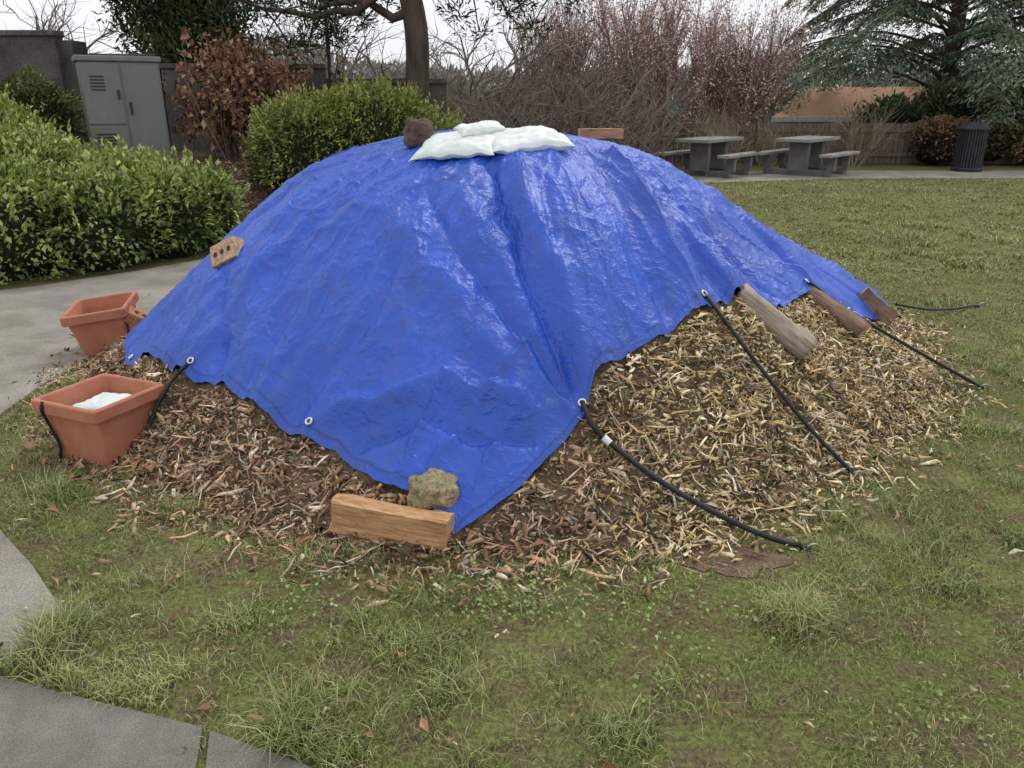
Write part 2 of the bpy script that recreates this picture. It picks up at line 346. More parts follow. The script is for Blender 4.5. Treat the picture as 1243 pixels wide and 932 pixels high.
strap([(g2[0],g2[1],tz(*g2)+.012),(2.0,4.4,.42),(2.4,4.32,.2),(2.762,4.252,.01)],.0095)
strap([(2.85,5.6,.17),(3.2,5.8,.08),(3.5,6.0,.03),(3.85,6.19,.01)],.009)
z3=tz(*g3)
strap([(g3[0],g3[1],z3+.008),(-1.635,3.53,z3-.06),(-1.69,3.46,z3-.15),(-1.73,3.40,.14)],.009,peg=False,lift=False)
# ---------------------------------------------------------------- ground
m,nt,b=newmat('grass_ground_material')
n1=noise(nt,.9,5);n2=noise(nt,6,6,.75);n3=noise(nt,60,4,.7)
c=ramp(nt,n1.outputs[0],[(.3,(.14,.165,.05)),(.5,(.19,.21,.07)),(.7,(.25,.26,.11))]).outputs[0]
c=mix(nt,c,(.17,.125,.08),ramp(nt,n2.outputs[0],[(.44,(0,0,0)),(.60,(.95,.95,.95))]).outputs[0])
c=mix(nt,c,ramp(nt,n3.outputs[0],[(.3,(.4,.4,.4)),(.7,(1.4,1.4,1.35))]).outputs[0],1.0,'MULTIPLY')
nt.links.new(c,b.inputs['Base Color']);b.inputs['Roughness'].default_value=.95;b.inputs['Specular IOR Level'].default_value=.1
bump(nt,b,n3.outputs[0],.9,.02)
pyd('ground',[(-400,-60,0),(400,-60,0),(400,700,0),(-400,700,0)],[(0,1,2,3)],m)
def polyobj(name,pl,z,mat,skirt=.03):
    n=len(pl);V=[(x,y,z) for x,y in pl]+[(x,y,z-skirt) for x,y in pl]
    F=[tuple(range(n))]+[(i,i+n,(i+1)%n+n,(i+1)%n) for i in range(n)];return pyd(name,V,F,mat)
M_conc=mnoise('light_concrete',[(.3,(.22,.20,.165)),(.5,(.32,.295,.25)),(.72,(.42,.39,.34))],2.2,.9,.6,.006,fine=150)
M_dark=mnoise('dark_concrete',[(.3,(.14,.132,.11)),(.5,(.22,.21,.18)),(.7,(.31,.295,.26))],3,.9,.8,.005,fine=240)
inner=[(-2.6,7.3),(-2.8,6.4),(-2.87,5.52),(-2.76,4.67),(-2.79,4.29),(-2.75,3.85),(-2.65,3.4),(-2.35,3.0),(-2.02,2.665),(-1.74,2.41),(-1.5,2.157),(-1.50,1.92)]
outer=[(-3.0,1.92),(-6.5,1.92),(-6.8,4.2),(-6.6,5.2),(-4.8,6.5),(-4.3,6.9),(-3.7,7.55),(-3.0,8.5)]
path1=inner+outer;polyobj('concrete_path',path1,.012,M_conc)
path2=[(-6.5,1.895),(-1.6,1.895),(-1.5,1.834),(-1.33,1.783),(-1.136,1.726),(-.835,1.64),(-.80,1.5),(-.79,-1),(-6.5,-1)]
polyobj('concrete_path',path2,.012,M_dark)
path3=[(-.81,1.628),(-.775,1.50),(-.765,-1),(3,-1),(2,.4),(.6,.95),(-.2,1.35),(-.528,1.515)]
polyobj('concrete_path',path3,.012,M_dark)
far=[(-3.0,8.5),(-2.6,7.3),(-1.2,9.2),(1,12.5),(4,16.2),(7,17.0),(16,17.35),(40,17.6),(40,19.4),(16,19.0),(3.4,18.9),(2.5,17.6),(-.2,13.2)]
polyobj('concrete_path',far,.010,M_conc)
M_soil=mnoise('soil_material',[(.3,(.11,.072,.046)),(.5,(.19,.13,.085)),(.72,(.28,.20,.135))],9,.95,1,.012,fine=90)
dirt=[(.80,2.47,.17,.085,1),(1.13,1.83,.22,.11,.7),(.66,1.60,.2,.09,.7),(1.38,1.72,.14,.08,.7),(.40,1.95,.12,.07,.6),(.05,2.02,.1,.06,.5),(1.45,2.35,.12,.06,.6)]
def indirt(x,y):
    r=np.zeros(np.shape(x))
    for a,b_,rx,ry,st in dirt:
        q=np.hypot((x-a)/rx,(y-b_)/ry)+.9*(fbm(x*14,y*14,2,77)-.5);r=np.maximum(r,ss((1.4-q)/.9)*st)
    return r
a,b_,rx,ry,st=dirt[0]
pts=[(a+rx*1.1*math.cos(t)*(.8+.6*float(vn(math.cos(t)*3+a*9,math.sin(t)*3,3))),b_+ry*1.1*math.sin(t)*(.8+.6*float(vn(math.cos(t)*3+b_*9,math.sin(t)*3,4))),.0035) for t in np.linspace(0,TAU,40,endpoint=False)]
pyd('dirt_patch',[(a,b_,.006)]+pts,[(0,i+1,(i+1)%40+1) for i in range(40)],M_soil,smooth=True)
# ---------------------------------------------------------------- planting bed
def yf(x): return np.interp(x,[-12,-4.5,-3.2,-1,1,3],[5.2,7.0,8.4,9.8,11.5,14])
def bedz(x,y): return -.03+.80*ss((y-yf(x))/3.2)*(.95+.1*fbm(x,y,2,3))+.03*(fbm(x*5,y*5,2,4)-.5)
xs=np.arange(-14,2.6,.12);ys=np.arange(5,17,.12);X,Y=np.meshgrid(xs,ys);Z=bedz(X,Y)*ss((2.6-X)/1.0)
V=np.stack([X,Y,Z],-1).reshape(-1,3);w=len(xs);j,i=np.meshgrid(np.arange(len(ys)-1),np.arange(w-1),indexing='ij');a=(j*w+i).ravel()
F=np.stack([a,a+1,a+w+1,a+w],1);F=F[V[F][:,:,2].max(1)>-.02]
M_mulch=mnoise('bed_mulch_material',[(.3,(.075,.048,.034)),(.5,(.18,.12,.085)),(.75,(.31,.23,.165))],16,.95,1,.03,fine=60)
bed=fast('planting_bed',V,F,M_mulch,smooth=True)
n=9000;x=rng.uniform(-6.5,1,n);y=yf(x)+rng.uniform(.1,3.4,n);chips('bark_mulch',x,y,bedz(x,y)+.012,rng.uniform(.03,.09,n),rng.uniform(.015,.035,n),pick(brn,n,[3,5,1,5,4,2,.5,1]),bed,.4)
# ---------------------------------------------------------------- grass blades
def gmask(x,y):
    s,t=sval(x,y)
    k=s>1.0-.03*rng.random(len(x))
    for p in (path1,path2,path3,far): k&=~inpoly(x,y,p)
    k&=~((bedz(x,y)>.0)&(x<2.6)&(y>5))
    d=indirt(x,y);k&=rng.random(len(x))>d*.97
    return k
def grass(name,x,y,h,wd,parent=None):
    k=gmask(x,y);x=x[k];y=y[k];h=h[k];wd=wd[k];n=len(x)
    pat=fbm(x*1.2,y*1.2,3,15);bare=fbm(x*5,y*5,3,18)
    k=(rng.random(n)<1-.85*ss((bare-.50)/.12));x,y,h,wd,pat,bare=x[k],y[k],h[k],wd[k],pat[k],bare[k];n=len(x)
    tuft=ss((fbm(x*4,y*4,2,25)-.55)/.25);h=h*(.62+1.0*tuft)
    a=rng.uniform(0,TAU,n);lean=rng.uniform(.3,1.5,n)*h;dx,dy=np.cos(a),np.sin(a)
    b0=np.stack([x,y,np.zeros(n)],1);D=np.stack([dx,dy,0*dx],1)
    ra=rng.uniform(0,TAU,n);Sd=np.stack([np.cos(ra),np.sin(ra),0*dx],1)*(wd/2)[:,None]
    mid=b0+D*(lean*.35)[:,None]+np.array([0,0,1])*(h*.62)[:,None];tip=b0+D*lean[:,None]+np.array([0,0,1])*(h*rng.uniform(.6,.95,n))[:,None]
    V=np.stack([b0-Sd,b0+Sd,mid-Sd*.8,mid+Sd*.8,tip],1).reshape(-1,3);i=np.arange(n)*5
    F=np.concatenate([np.stack([i,i+1,i+3],1),np.stack([i,i+3,i+2],1),np.stack([i+2,i+3,i+4],1)])
    t=np.clip((pat-.3)/.4+rng.normal(size=n)*.28,0,1)[:,None]
    c=np.array([.20,.255,.07])*(1-t)+np.array([.41,.44,.16])*t
    c=c*rng.uniform(.65,1.3,(n,1));st=rng.random(n)<(.13+.2*(bare>.50));c[st]=np.array([.54,.47,.29])*rng.uniform(.6,1.1,(st.sum(),1))
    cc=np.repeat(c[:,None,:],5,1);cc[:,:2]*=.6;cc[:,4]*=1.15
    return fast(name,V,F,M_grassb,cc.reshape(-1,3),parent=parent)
lawn=empty('grass_lawn')
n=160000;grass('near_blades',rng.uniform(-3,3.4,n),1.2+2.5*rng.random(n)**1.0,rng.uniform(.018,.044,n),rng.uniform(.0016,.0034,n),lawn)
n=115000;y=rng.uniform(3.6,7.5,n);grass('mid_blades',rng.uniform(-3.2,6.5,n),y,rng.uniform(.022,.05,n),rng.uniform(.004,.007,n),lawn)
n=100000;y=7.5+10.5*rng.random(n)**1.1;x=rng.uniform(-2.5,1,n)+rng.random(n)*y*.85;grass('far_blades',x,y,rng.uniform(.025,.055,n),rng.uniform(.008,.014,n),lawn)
tf=[]
for (a,b_) in [(-.75,2.38),(-.5,2.05),(-.33,1.95),(.52,1.72),(.5,1.85),(-1.25,2.3),(-1.45,2.05),(-1.3,1.86),(-1.0,1.8),(-.6,1.62),(.3,1.6),(-1.9,2.95),(-1.35,2.85),(-2.3,3.35),(1.5,2.3),(.1,2.15),(-.9,2.1),(1.9,2.6),(-2.55,4.3),(-.15,1.75),(.95,2.1),(-1.42,1.93),(-1.15,1.77),(-.45,1.55)]:
    n=480;q=rng.normal(size=(n,2))*.06;tf.append(np.c_[a+q[:,0],b_+q[:,1]*.8])
tf=np.concatenate(tf);n=len(tf);grass('tufts',tf[:,0],tf[:,1],rng.uniform(.05,.095,n),rng.uniform(.0018,.0036,n),lawn)
n=800;ca=rng.normal(size=(9,2))*[.6,.3]+[0,2.1];idx=rng.integers(0,9,n);x=ca[idx,0]+rng.normal(size=n)*.12;y=ca[idx,1]+rng.normal(size=n)*.09
k=gmask(x,y);x,y=x[k],y[k];leaves('clover_leaves',np.stack([x,y,rng.uniform(.015,.035,len(x))],1),rng.uniform(.010,.018,len(x)),.95,np.array([.21,.29,.08])*rng.uniform(.7,1.3,(len(x),1)),M_leaf,lawn,up=1.5)
fl_=empty('fallen_leaves')
n=210;x=rng.uniform(-2.6,2.8,n);y=rng.uniform(1.45,4.6,n);k=(sval(x,y)[0]>1.0);x,y=x[k],y[k];n=len(x)
leaves('small_leaves',np.stack([x,y,rng.uniform(.018,.035,n)],1),rng.uniform(.015,.05,n),.55,pick([(.40,.23,.12),(.26,.13,.07),(.5,.38,.22)],n,[3,3,1]),M_dry,fl_,up=1.3,fold=.25)
n=130;x=-2.75+rng.normal(size=n)*.25;y=rng.uniform(3.0,8.2,n);leaves('path_leaves',np.stack([x,y,rng.uniform(.018,.03,n)],1),rng.uniform(.02,.06,n),.6,pick([(.38,.22,.11),(.20,.11,.06),(.5,.38,.22)],n,[3,3,1]),M_dry,fl_,up=1.6,fold=.2)
L0=np.array([(-1.58,1.93,.03),(-1.62,3.12,.05),(-1.9,3.02,.05),(-1.85,2.75,.04),(.1,2.5,.04),(-2.3,3.35,.05),(-1.66,3.1,.07)])
leaves('large_leaves',L0,np.array([.08,.09,.08,.06,.06,.09,.08]),.7,np.array([[.28,.15,.08]]*7),M_dry,fl_,up=1.5,fold=.3)
n=380;x=rng.uniform(-2,2.6,n);y=1.5+2.3*rng.random(n)**.6;k=sval(x,y)[0]>1.02;x,y=x[k],y[k];n=len(x)
chips('stray_wood_chips',x,y,rng.uniform(.008,.028,n),rng.uniform(.015,.045,n),rng.uniform(.003,.010,n),pick([(.6,.47,.3),(.4,.28,.16)],n,[1,1]),pile,.4)
chips('stray_splinters',np.array([.30,-.66,1.85,1.42]),np.array([2.33,1.66,2.45,3.1]),np.array([.03,.03,.04,.05]),np.array([.14,.12,.09,.16]),np.array([.016,.02,.02,.02]),np.array([(.6,.45,.25),(.45,.25,.14),(.55,.5,.42),(.7,.6,.4)]),pile,.1)
# ---------------------------------------------------------------- wood pieces
def woodmat(name,c1,c2,rough=.8,sc=5):
    return mnoise(name,[(.3,c1),(.7,c2)],sc,rough,.8,.012,stretch=(1,9,9),dist=.6,detail=6)
def prism(name,prof,L,mats,nz=.006,segs=14,loc=(0,0,0),rot=(0,0,0),taper=1,seed=0,barkidx=None,smooth=False):
    k=len(prof);sub=4 if k<8 else 2;pr=[]
    for i in range(k):
        for q in range(sub):
            t=q/sub;pr.append((prof[i][0]*(1-t)+prof[(i+1)%k][0]*t,prof[i][1]*(1-t)+prof[(i+1)%k][1]*t,i))
    n=len(pr);V=[]
    for a in range(segs+1):
        u=a/segs;sc=1+(taper-1)*u
        for i,(y,z,_) in enumerate(pr):
            d=nz*(float(fbm(u*5+seed+20,math.cos(i/n*TAU)*2+math.sin(i/n*TAU)*1.3+5,3,seed))-.5)*2;V.append(((u-.5)*L+ (nz*1.5*(float(vn(i*.5,seed+a*1.0,9))-.5) if a in(0,segs) else 0),y*sc*(1+d/.06),z*sc*(1+d/.06)))
    F=[];mi=[]
    for a in range(segs):
        for i in range(n):
            i2=(i+1)%n;F.append((a*n+i,(a+1)*n+i,(a+1)*n+i2,a*n+i2));mi.append(2 if (barkidx is not None and pr[i][2] in barkidx) else 0)
    for a,rev in ((0,False),(segs,True)):
        c=len(V);V.append(((a/segs-.5)*L,sum(p[0] for p in pr)/n,sum(p[1] for p in pr)/n))
        for i in range(n):
            i2=(i+1)%n;F.append((c,a*n+i,a*n+i2) if not rev else (c,a*n+i2,a*n+i));mi.append(1)
    o=pyd(name,V,F,mats,loc=loc,rot=rot,mi=mi,smooth=False)
    if smooth:
        for p_ in o.data.polygons: p_.use_smooth=(p_.material_index!=1)
    return o
def between(p,q):
    p,q=Vector(p),Vector(q);d=q-p;return (p+q)/2,d.to_track_quat('X','Z').to_euler(),d.length
Wf=woodmat('split_wood',(.36,.17,.075),(.70,.43,.23),sc=7);We=mnoise('end_grain',[(.3,(.36,.22,.12)),(.7,(.60,.42,.26))],18,.85,.6,.006,dist=2)
Wg=woodmat('weathered_log',(.20,.155,.12),(.52,.45,.37));Wr=woodmat('reddish_wood',(.15,.085,.06),(.32,.21,.15))
Wbk=mnoise('firewood_bark',[(.3,(.05,.035,.025)),(.7,(.16,.11,.08))],14,.9,1,.02)
prism('split_firewood',[(-.055,-.07),(.07,-.07),(.055,.035),(.0,.072),(-.05,.065)],.46,[Wf,We,Wbk],.014,24,loc=(-.455,2.575,.105),rot=(math.radians(6),math.radians(4),math.radians(-13)),seed=3)
def circ(r,n=14,sq=1): return [(r*math.cos(t)*1,r*sq*math.sin(t)) for t in np.linspace(0,TAU,n,endpoint=False)]
def onpile(p,off): return (p[0],p[1],float(H(*p))+off)
a_=onpile((1.13,3.82),-.005);b_=onpile((1.48,3.70),.075);l,r_,L_=between(a_,b_);prism('firewood_log',circ(.075,14,.95),L_,[Wg,We,Wbk],.012,18,loc=l,rot=r_,seed=5,taper=.97,smooth=True)
a_=onpile((1.73,4.47),-.01);b_=onpile((2.0,4.24),.06);l,r_,L_=between(a_,b_);prism('firewood_log',circ(.062,14,.9),L_,[Wr,We,Wbk],.014,14,loc=l,rot=r_,seed=6,smooth=True)
a_=onpile((2.38,5.14),.05);b_=onpile((2.55,5.05),.06);l,r_,L_=between(a_,b_);prism('split_firewood',[(-.075,-.065),(.075,-.065),(.06,.045),(-.045,.065)],L_+.02,[Wr,We,Wbk],.012,10,loc=l,rot=r_,seed=7)
def rock(name,loc,sz,mat,seed,rot=0,tilt=.15):
    bm=bmesh.new();bmesh.ops.create_icosphere(bm,subdivisions=5,radius=1)
    for v in bm.verts:
        c=v.co.copy();m_=max(abs(c.x),abs(c.y),abs(c.z));c=c.lerp(c/m_*.85,.6)
        d=mn.fractal(v.co*1.2+Vector((seed,0,0)),1,2,6)*.28;c=c*(1+d);v.co=Vector((c.x*sz[0],c.y*sz[1],c.z*sz[2]))
    me=bpy.data.meshes.new(name);bm.to_mesh(me);bm.free();me.materials.append(mat)
    for p in me.polygons:p.use_smooth=True
    o=bpy.data.objects.new(name,me);o.location=loc;o.rotation_euler=(tilt,.2,rot);return link(o)
M_rock=mnoise('mossy_rock',[(.3,(.17,.18,.075)),(.48,(.35,.30,.17)),(.62,(.47,.35,.22)),(.8,(.55,.46,.34))],7,.9,.9,.02,fine=60)
rock('rock',(-.30,2.66,.185),(.10,.075,.065),M_rock,3.4,.5,.3)
M_rock2=mnoise('brown_wood_chunk',[(.3,(.06,.038,.03)),(.7,(.20,.13,.095))],12,.9,.9,.02)
M_brick=mnoise('tan_brick',[(.3,(.46,.30,.17)),(.7,(.64,.45,.28))],12,.9,.5,.006,fine=60)
M_brick2=mnoise('orange_brick',[(.3,(.42,.17,.08)),(.7,(.55,.25,.13))],12,.9,.5,.006,fine=60)
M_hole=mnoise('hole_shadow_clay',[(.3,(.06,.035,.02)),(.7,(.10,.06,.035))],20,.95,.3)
def brick(loc,rot,mat,s=(.20,.10,.075)):
    o=box('brick',(0,0,0),s,mat,bevel=.004);o.location=loc;o.rotation_euler=rot
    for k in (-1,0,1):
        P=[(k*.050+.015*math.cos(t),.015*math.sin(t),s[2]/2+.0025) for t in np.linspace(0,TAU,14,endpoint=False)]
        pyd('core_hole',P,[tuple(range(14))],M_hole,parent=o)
    return o
brick((-1.52,4.13,float(H(-1.52,4.13))+.085),(math.radians(62),math.radians(-25),math.radians(-20)),M_brick,(.18,.12,.08))
brick((-2.45,4.95,.23),(math.radians(20),math.radians(35),math.radians(30)),M_brick2)
prism('firewood_block',[(-.05,-.028),(.05,-.028),(.045,.028),(-.045,.028)],.27,[woodmat('orange_wood',(.30,.15,.08),(.47,.28,.16)),We,Wbk],.006,8,loc=(.55,5.05,1.40),rot=(0,0,.05),seed=11)
rock('brown_wood_chunk',(-.50,4.42,1.42),(.085,.075,.085),M_rock2,7.1,.2)  # wood chunk beside the bags, built with the rock shape
# sandbags
M_bag=mnoise('woven_plastic_bag',[(.35,(.58,.67,.60)),(.5,(.72,.77,.74)),(.65,(.82,.84,.83))],6,.38,.5,.008,dist=1)
def bag(loc,s,rot,seed,name='sandbag',mat=M_bag,drape=False):
    n=44;V=[];F=[]
    for sd in (1,-1):
        for a in range(n+1):
            for b in range(n+1):
                u=a/n*2-1;v=b/n*2-1;h=(max(0,1-abs(u)**4)*max(0,1-abs(v)**4))**.5*(.8+.4*float(fbm(u*1.3+seed,v*1.3,2,seed)))
                wr=(float(fbm(u*4+seed,v*4,3,seed))-.5)*.6*h+.12*math.sin(v*9+seed)*abs(u)**4+.10*math.sin(u*11+seed)*abs(v)**4
                sx=1-.10*(1-abs(v)**2)*abs(u)+.03*math.sin(v*5+seed);sy=1-.10*(1-abs(u)**2)*abs(v)+.03*math.sin(u*4+seed)
                V.append((u*s[0]/2*sx,v*s[1]/2*sy,(sd*h+wr)*s[2]/2))
    m_=(n+1)**2
    for sd in (0,1):
        for a in range(n):
            for b in range(n):
                q=sd*m_+a*(n+1)+b;f=(q,q+n+1,q+n+2,q+1);F.append(f if sd==0 else f[::-1])
    if drape:
        cr_,sr_=math.cos(rot),math.sin(rot);o=[]
        for (x,y,z) in V:
            X_,Y_=loc[0]+x*cr_-y*sr_,loc[1]+x*sr_+y*cr_;o.append((X_,Y_,float(H(X_,Y_))+loc[2]+z))
        return pyd(name,o,F,mat,smooth=True)
    return pyd(name,V,F,mat,loc=loc,rot=rot,smooth=True)
bag((-.27,4.17,.068),(.44,.34,.075),-.22,1,drape=True)
bag((.07,4.19,.070),(.43,.34,.085),.28,5,drape=True)
bag((-.17,4.26,.115),(.24,.20,.05),.3,8,drape=True)
# ---------------------------------------------------------------- planters
M_terra=mnoise('terracotta_plastic',[(.3,(.38,.14,.08)),(.5,(.46,.18,.11)),(.75,(.53,.24,.155))],5,.6,.25,.006)
M_soil2=mnoise('potting_soil',[(.3,(.04,.03,.02)),(.7,(.12,.09,.06))],30,.95,1,.02)
def planter(loc,rotz,top=.40,bot=.27,h=.30,tilt=(0,0)):
    prof=[(bot/2,0),(bot/2+.004,.006),(top/2-.025,h-.065),(top/2-.025,h-.062),(top/2-.002,h-.060),(top/2,h-.054),(top/2,h-.006),(top/2-.005,h),(top/2-.022,h),(top/2-.026,h-.006),(top/2-.04,h-.06),(top/2-.06,h*.5),(0.001,h*.5-.0)]
    V=[];F=[];mi=[];M=24
    def ringpt(r,k):
        c=k//6;t=(k%6)/5*math.pi/2+c*math.pi/2;rad=min(.022,r*.4);cx=(r-rad)*(1 if c in(0,3) else -1);cy=(r-rad)*(1 if c in(0,1) else -1)
        return cx+rad*math.cos(t),cy+rad*math.sin(t)
    for (r,z) in prof:
        for k in range(M):
            x,y=ringpt(r,k);V.append((x,y,z))
    for a in range(len(prof)-1):
        for k in range(M):
            k2=(k+1)%M;F.append((a*M+k,a*M+k2,(a+1)*M+k2,(a+1)*M+k));mi.append(1 if a>=len(prof)-2 else 0)
    F.append(tuple(range(M))[::-1]);mi.append(0);F.append(tuple((len(prof)-1)*M+k for k in range(M)));mi.append(1)
    return pyd('terracotta_planter',V,F,[M_terra,M_soil2],loc=loc,rot=(tilt[0],tilt[1],rotz),mi=mi)
P1=planter((-1.95,3.42,.0),math.radians(-23),.41,.29,.305)
b1=bag((.02,.02,.225),(.28,.25,.08),(0,0,.1),12,'folded_bag');b1.parent=P1
hk=catmull([(-.12,-.20,.307),(-.12,-.214,.27),(-.13,-.19,.2),(-.11,-.17,.08),(-.13,-.17,.0)],8);v_,f_=tubes([(hk,np.full(len(hk),.008))],6);fast('black_strap',v_,f_,M_black,smooth=True,parent=P1)
P2=planter((-2.70,5.02,.03),math.radians(12),.40,.28,.30,tilt=(math.radians(4),math.radians(-7)))
# ---------------------------------------------------------------- shrubs
def shrub(name,lobes,nl,size,asp,c1,c2,seed=0,mat=M_leaf,core=(.02,.03,.012),up=.5,fold=.15,stray=.06,shoots=0):
    e=empty(name,(0,0,0));tot=sum(l[3]*l[4] for l in lobes);Ps=[];Cs=[];ns=[]
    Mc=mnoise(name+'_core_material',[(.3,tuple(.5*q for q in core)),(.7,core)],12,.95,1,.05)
    for li,(cx,cy,cz,rx,rz) in enumerate(lobes):
        n=int(nl*rx*rz/tot);D=unit(rng.normal(size=(n,3)));D[:,2]=np.where(D[:,2]<-.45,-D[:,2],D[:,2])
        bl=fbm(D[:,0]*3+li*7+seed+20,D[:,1]*3+D[:,2]*2.3+20,3,seed)
        r=(.68+.62*bl)*(1-np.abs(rng.normal(size=n))*.11);st=rng.random(n)<stray;r=np.where(st,r*rng.uniform(1.0,1.15,n),r)
        P=np.array([cx,cy,cz])+D*r[:,None]*np.array([rx,rx,rz])
        if shoots:
            ns_=int(shoots*rx*rx);i0=rng.integers(0,n,ns_);up_=D[i0,2]>.1;b0=P[i0][up_];m_=9;k=np.arange(m_)
            dirv=unit(D[i0][up_]*.6+np.array([0,0,1.])+rng.normal(size=b0.shape)*.2);sp=(b0[:,None,:]+dirv[:,None,:]*(k*.019)[None,:,None]).reshape(-1,3)+rng.normal(size=(len(b0)*m_,3))*.014
            P=np.concatenate([P,sp]);D=np.concatenate([D,np.repeat(dirv,m_,0)]);bl=np.concatenate([bl,np.full(len(sp),.62)]);n=len(P)
        Ps.append(P)
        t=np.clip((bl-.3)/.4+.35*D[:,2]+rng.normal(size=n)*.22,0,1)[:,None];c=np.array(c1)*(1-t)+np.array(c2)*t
        Cs.append(c*rng.uniform(.7,1.25,(n,1)));ns.append(D)
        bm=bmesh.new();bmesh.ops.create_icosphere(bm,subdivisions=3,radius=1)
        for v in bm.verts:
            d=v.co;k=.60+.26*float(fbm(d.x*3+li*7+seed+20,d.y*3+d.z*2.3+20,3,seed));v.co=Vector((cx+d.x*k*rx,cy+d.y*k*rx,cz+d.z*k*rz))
        me=bpy.data.meshes.new('core');bm.to_mesh(me);bm.free();me.materials.append(Mc);link(bpy.data.objects.new('dark_filler_core',me),e)  # dark blob added inside each lobe, blocks see-through, inner shade in its colour
    P=np.concatenate(Ps);c=np.concatenate(Cs);A=np.concatenate(ns)*.8
    k=P[:,2]>.02;P,c,A=P[k],c[k],A[k];n=len(P)
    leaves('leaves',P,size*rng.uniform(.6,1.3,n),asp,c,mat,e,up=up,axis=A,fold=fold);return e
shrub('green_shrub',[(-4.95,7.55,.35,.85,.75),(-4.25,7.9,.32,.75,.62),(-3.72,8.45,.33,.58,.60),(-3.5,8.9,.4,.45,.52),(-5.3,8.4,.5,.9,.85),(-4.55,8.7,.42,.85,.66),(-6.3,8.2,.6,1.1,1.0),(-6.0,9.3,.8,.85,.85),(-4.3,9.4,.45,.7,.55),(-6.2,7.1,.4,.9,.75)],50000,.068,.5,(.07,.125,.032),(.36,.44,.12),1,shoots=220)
shrub('green_shrub',[(-2.5,10.3,.95,.8,.70),(-1.8,10.5,1.05,.85,.80),(-1.15,10.7,.85,.6,.55),(-2.95,10.4,.8,.5,.5)],24000,.06,.4,(.07,.11,.028),(.33,.37,.09),2,shoots=300)
shrub('green_shrub',[(-7.4,10.6,1.2,1.0,.9),(-6.7,11.4,1.2,.7,.7)],9000,.09,.4,(.05,.075,.02),(.18,.21,.06),3)
def drybush(loc,w_,h_,nst,nleaf):
    br=[];Ps=[]
    for k in range(nst):
        b0=np.array([rng.normal()*w_*.33,rng.normal()*.3,0]);tp=b0+np.array([rng.normal()*w_*.25,rng.normal()*.3,h_*rng.uniform(.55,1.0)]);md=(b0+tp)/2+rng.normal(size=3)*.07
        c=catmull([b0,md,tp],4);br.append((c,np.linspace(.012,.005,len(c))));Ps.append(c[3:])
        for q in range(3):
            s0=c[rng.integers(3,len(c))];t0=s0+np.array([rng.normal()*.15,rng.normal()*.2,rng.uniform(.05,.3)]);br.append((np.array([s0,(s0+t0)/2+rng.normal(size=3)*.02,t0]),np.array([.006,.005,.003])));Ps.append(np.array([t0,t0,(s0+t0)/2]))
    v,f=tubes(br,4);o=fast('dry_hydrangea_shrub',v,f,M_twigp,smooth=True,loc=loc);P=np.concatenate(Ps);P=P[rng.integers(0,len(P),nleaf)]+rng.normal(size=(nleaf,3))*.06
    leaves('dead_leaves',P,.10*rng.uniform(.5,1.3,nleaf),.7,pick([(.30,.15,.09),(.42,.25,.15),(.18,.09,.06),(.48,.34,.22)],nleaf,[3,3,3,1]),M_dry,o,up=.2,droop=.5,fold=.3);return o
drybush((-3.85,11.9,.70),.95,1.6,100,4600)
# ---------------------------------------------------------------- branching trees
def grow(out,p,d,L,r,depth,cfg):
    n=cfg.get('n',5);pts=[p];rad=[r];q=p.copy();dd=d.copy()
    for i in range(n):
        dd=dd+rng.normal(size=3)*cfg['wob']+np.array([0,0,cfg['up']*(1 if depth else .5)]);dd/=np.linalg.norm(dd)
        q=q+dd*L/n;pts.append(q.copy());rad.append(r*(1-(i+1)/n*(.45 if depth>0 else .8)))
    out.append((depth,np.array(pts),np.array(rad)))
    if depth==0: return
    for c in range(cfg['kids'][depth]):
        t=rng.uniform(.25,1) if c else 1.0;k=min(n,max(1,int(t*n)));sd=rng.normal(size=3);sd-=sd.dot(dd)*dd;sd/=np.linalg.norm(sd)+1e-9
        a=rng.uniform(.3,.9)*cfg['ang'];nd=dd*math.cos(a)+sd*math.sin(a)
        grow(out,pts[k],nd,L*rng.uniform(.5,.8),max(rad[k]*rng.uniform(.5,.75),cfg['rmin']),depth-1,cfg)
def baretree(name,loc,stems,L,r,depth,cfg,mat,bud=None,tilt=.5):
    out=[]
    for s in range(stems):
        a=TAU*s/stems+rng.uniform(-.4,.4);tl=rng.uniform(.1,tilt) if stems>1 else .05
        d=np.array([math.cos(a)*math.sin(tl),math.sin(a)*math.sin(tl),math.cos(tl)]);grow(out,np.array([math.cos(a)*.1,math.sin(a)*.1,-.1]),d,L,r,depth,cfg)
    v1,f1=tubes([(P,R) for dp,P,R in out if dp>=2] or [(P,R) for dp,P,R in out],6);v2,f2=tubes([(P,R) for dp,P,R in out if dp<2],3)
    ob=fast(name,np.concatenate([v1,v2]),np.concatenate([f1,f2+len(v1)]),mat,smooth=True,loc=loc)
    if bud:
        tips=np.concatenate([P[1:] for dp,P,R in out if dp<=1]);k=rng.integers(0,len(tips),bud[0]);P=tips[k]+rng.normal(size=(bud[0],3))*bud[2]
        leaves('blossom_buds',P,bud[1]*rng.uniform(.6,1.4,bud[0]),.8,np.array(bud[3])*rng.uniform(.6,1.3,(bud[0],1)),M_dry,ob)
    return ob
def dup(ob,loc,rz,s):
    o=bpy.data.objects.new(ob.name.split('.')[0],ob.data);o.location=loc;o.rotation_euler=(0,0,rz);o.scale=(s,s,s*random.uniform(.9,1.1));link(o)
    for ch in ob.children:
        c=bpy.data.objects.new(ch.name.split('.')[0],ch.data);link(c,o)
    return o
cfgA=dict(wob=.18,up=.03,kids={4:3,3:5,2:5,1:4},ang=1.0,rmin=.006)
t1=baretree('bare_tree',(-.1,14.5,.0),6,1.35,.060,3,cfgA,M_twig,tilt=.9)
cfgB=dict(wob=.10,up=.10,kids={4:4,3:6,2:6,1:5},ang=.7,rmin=.006)
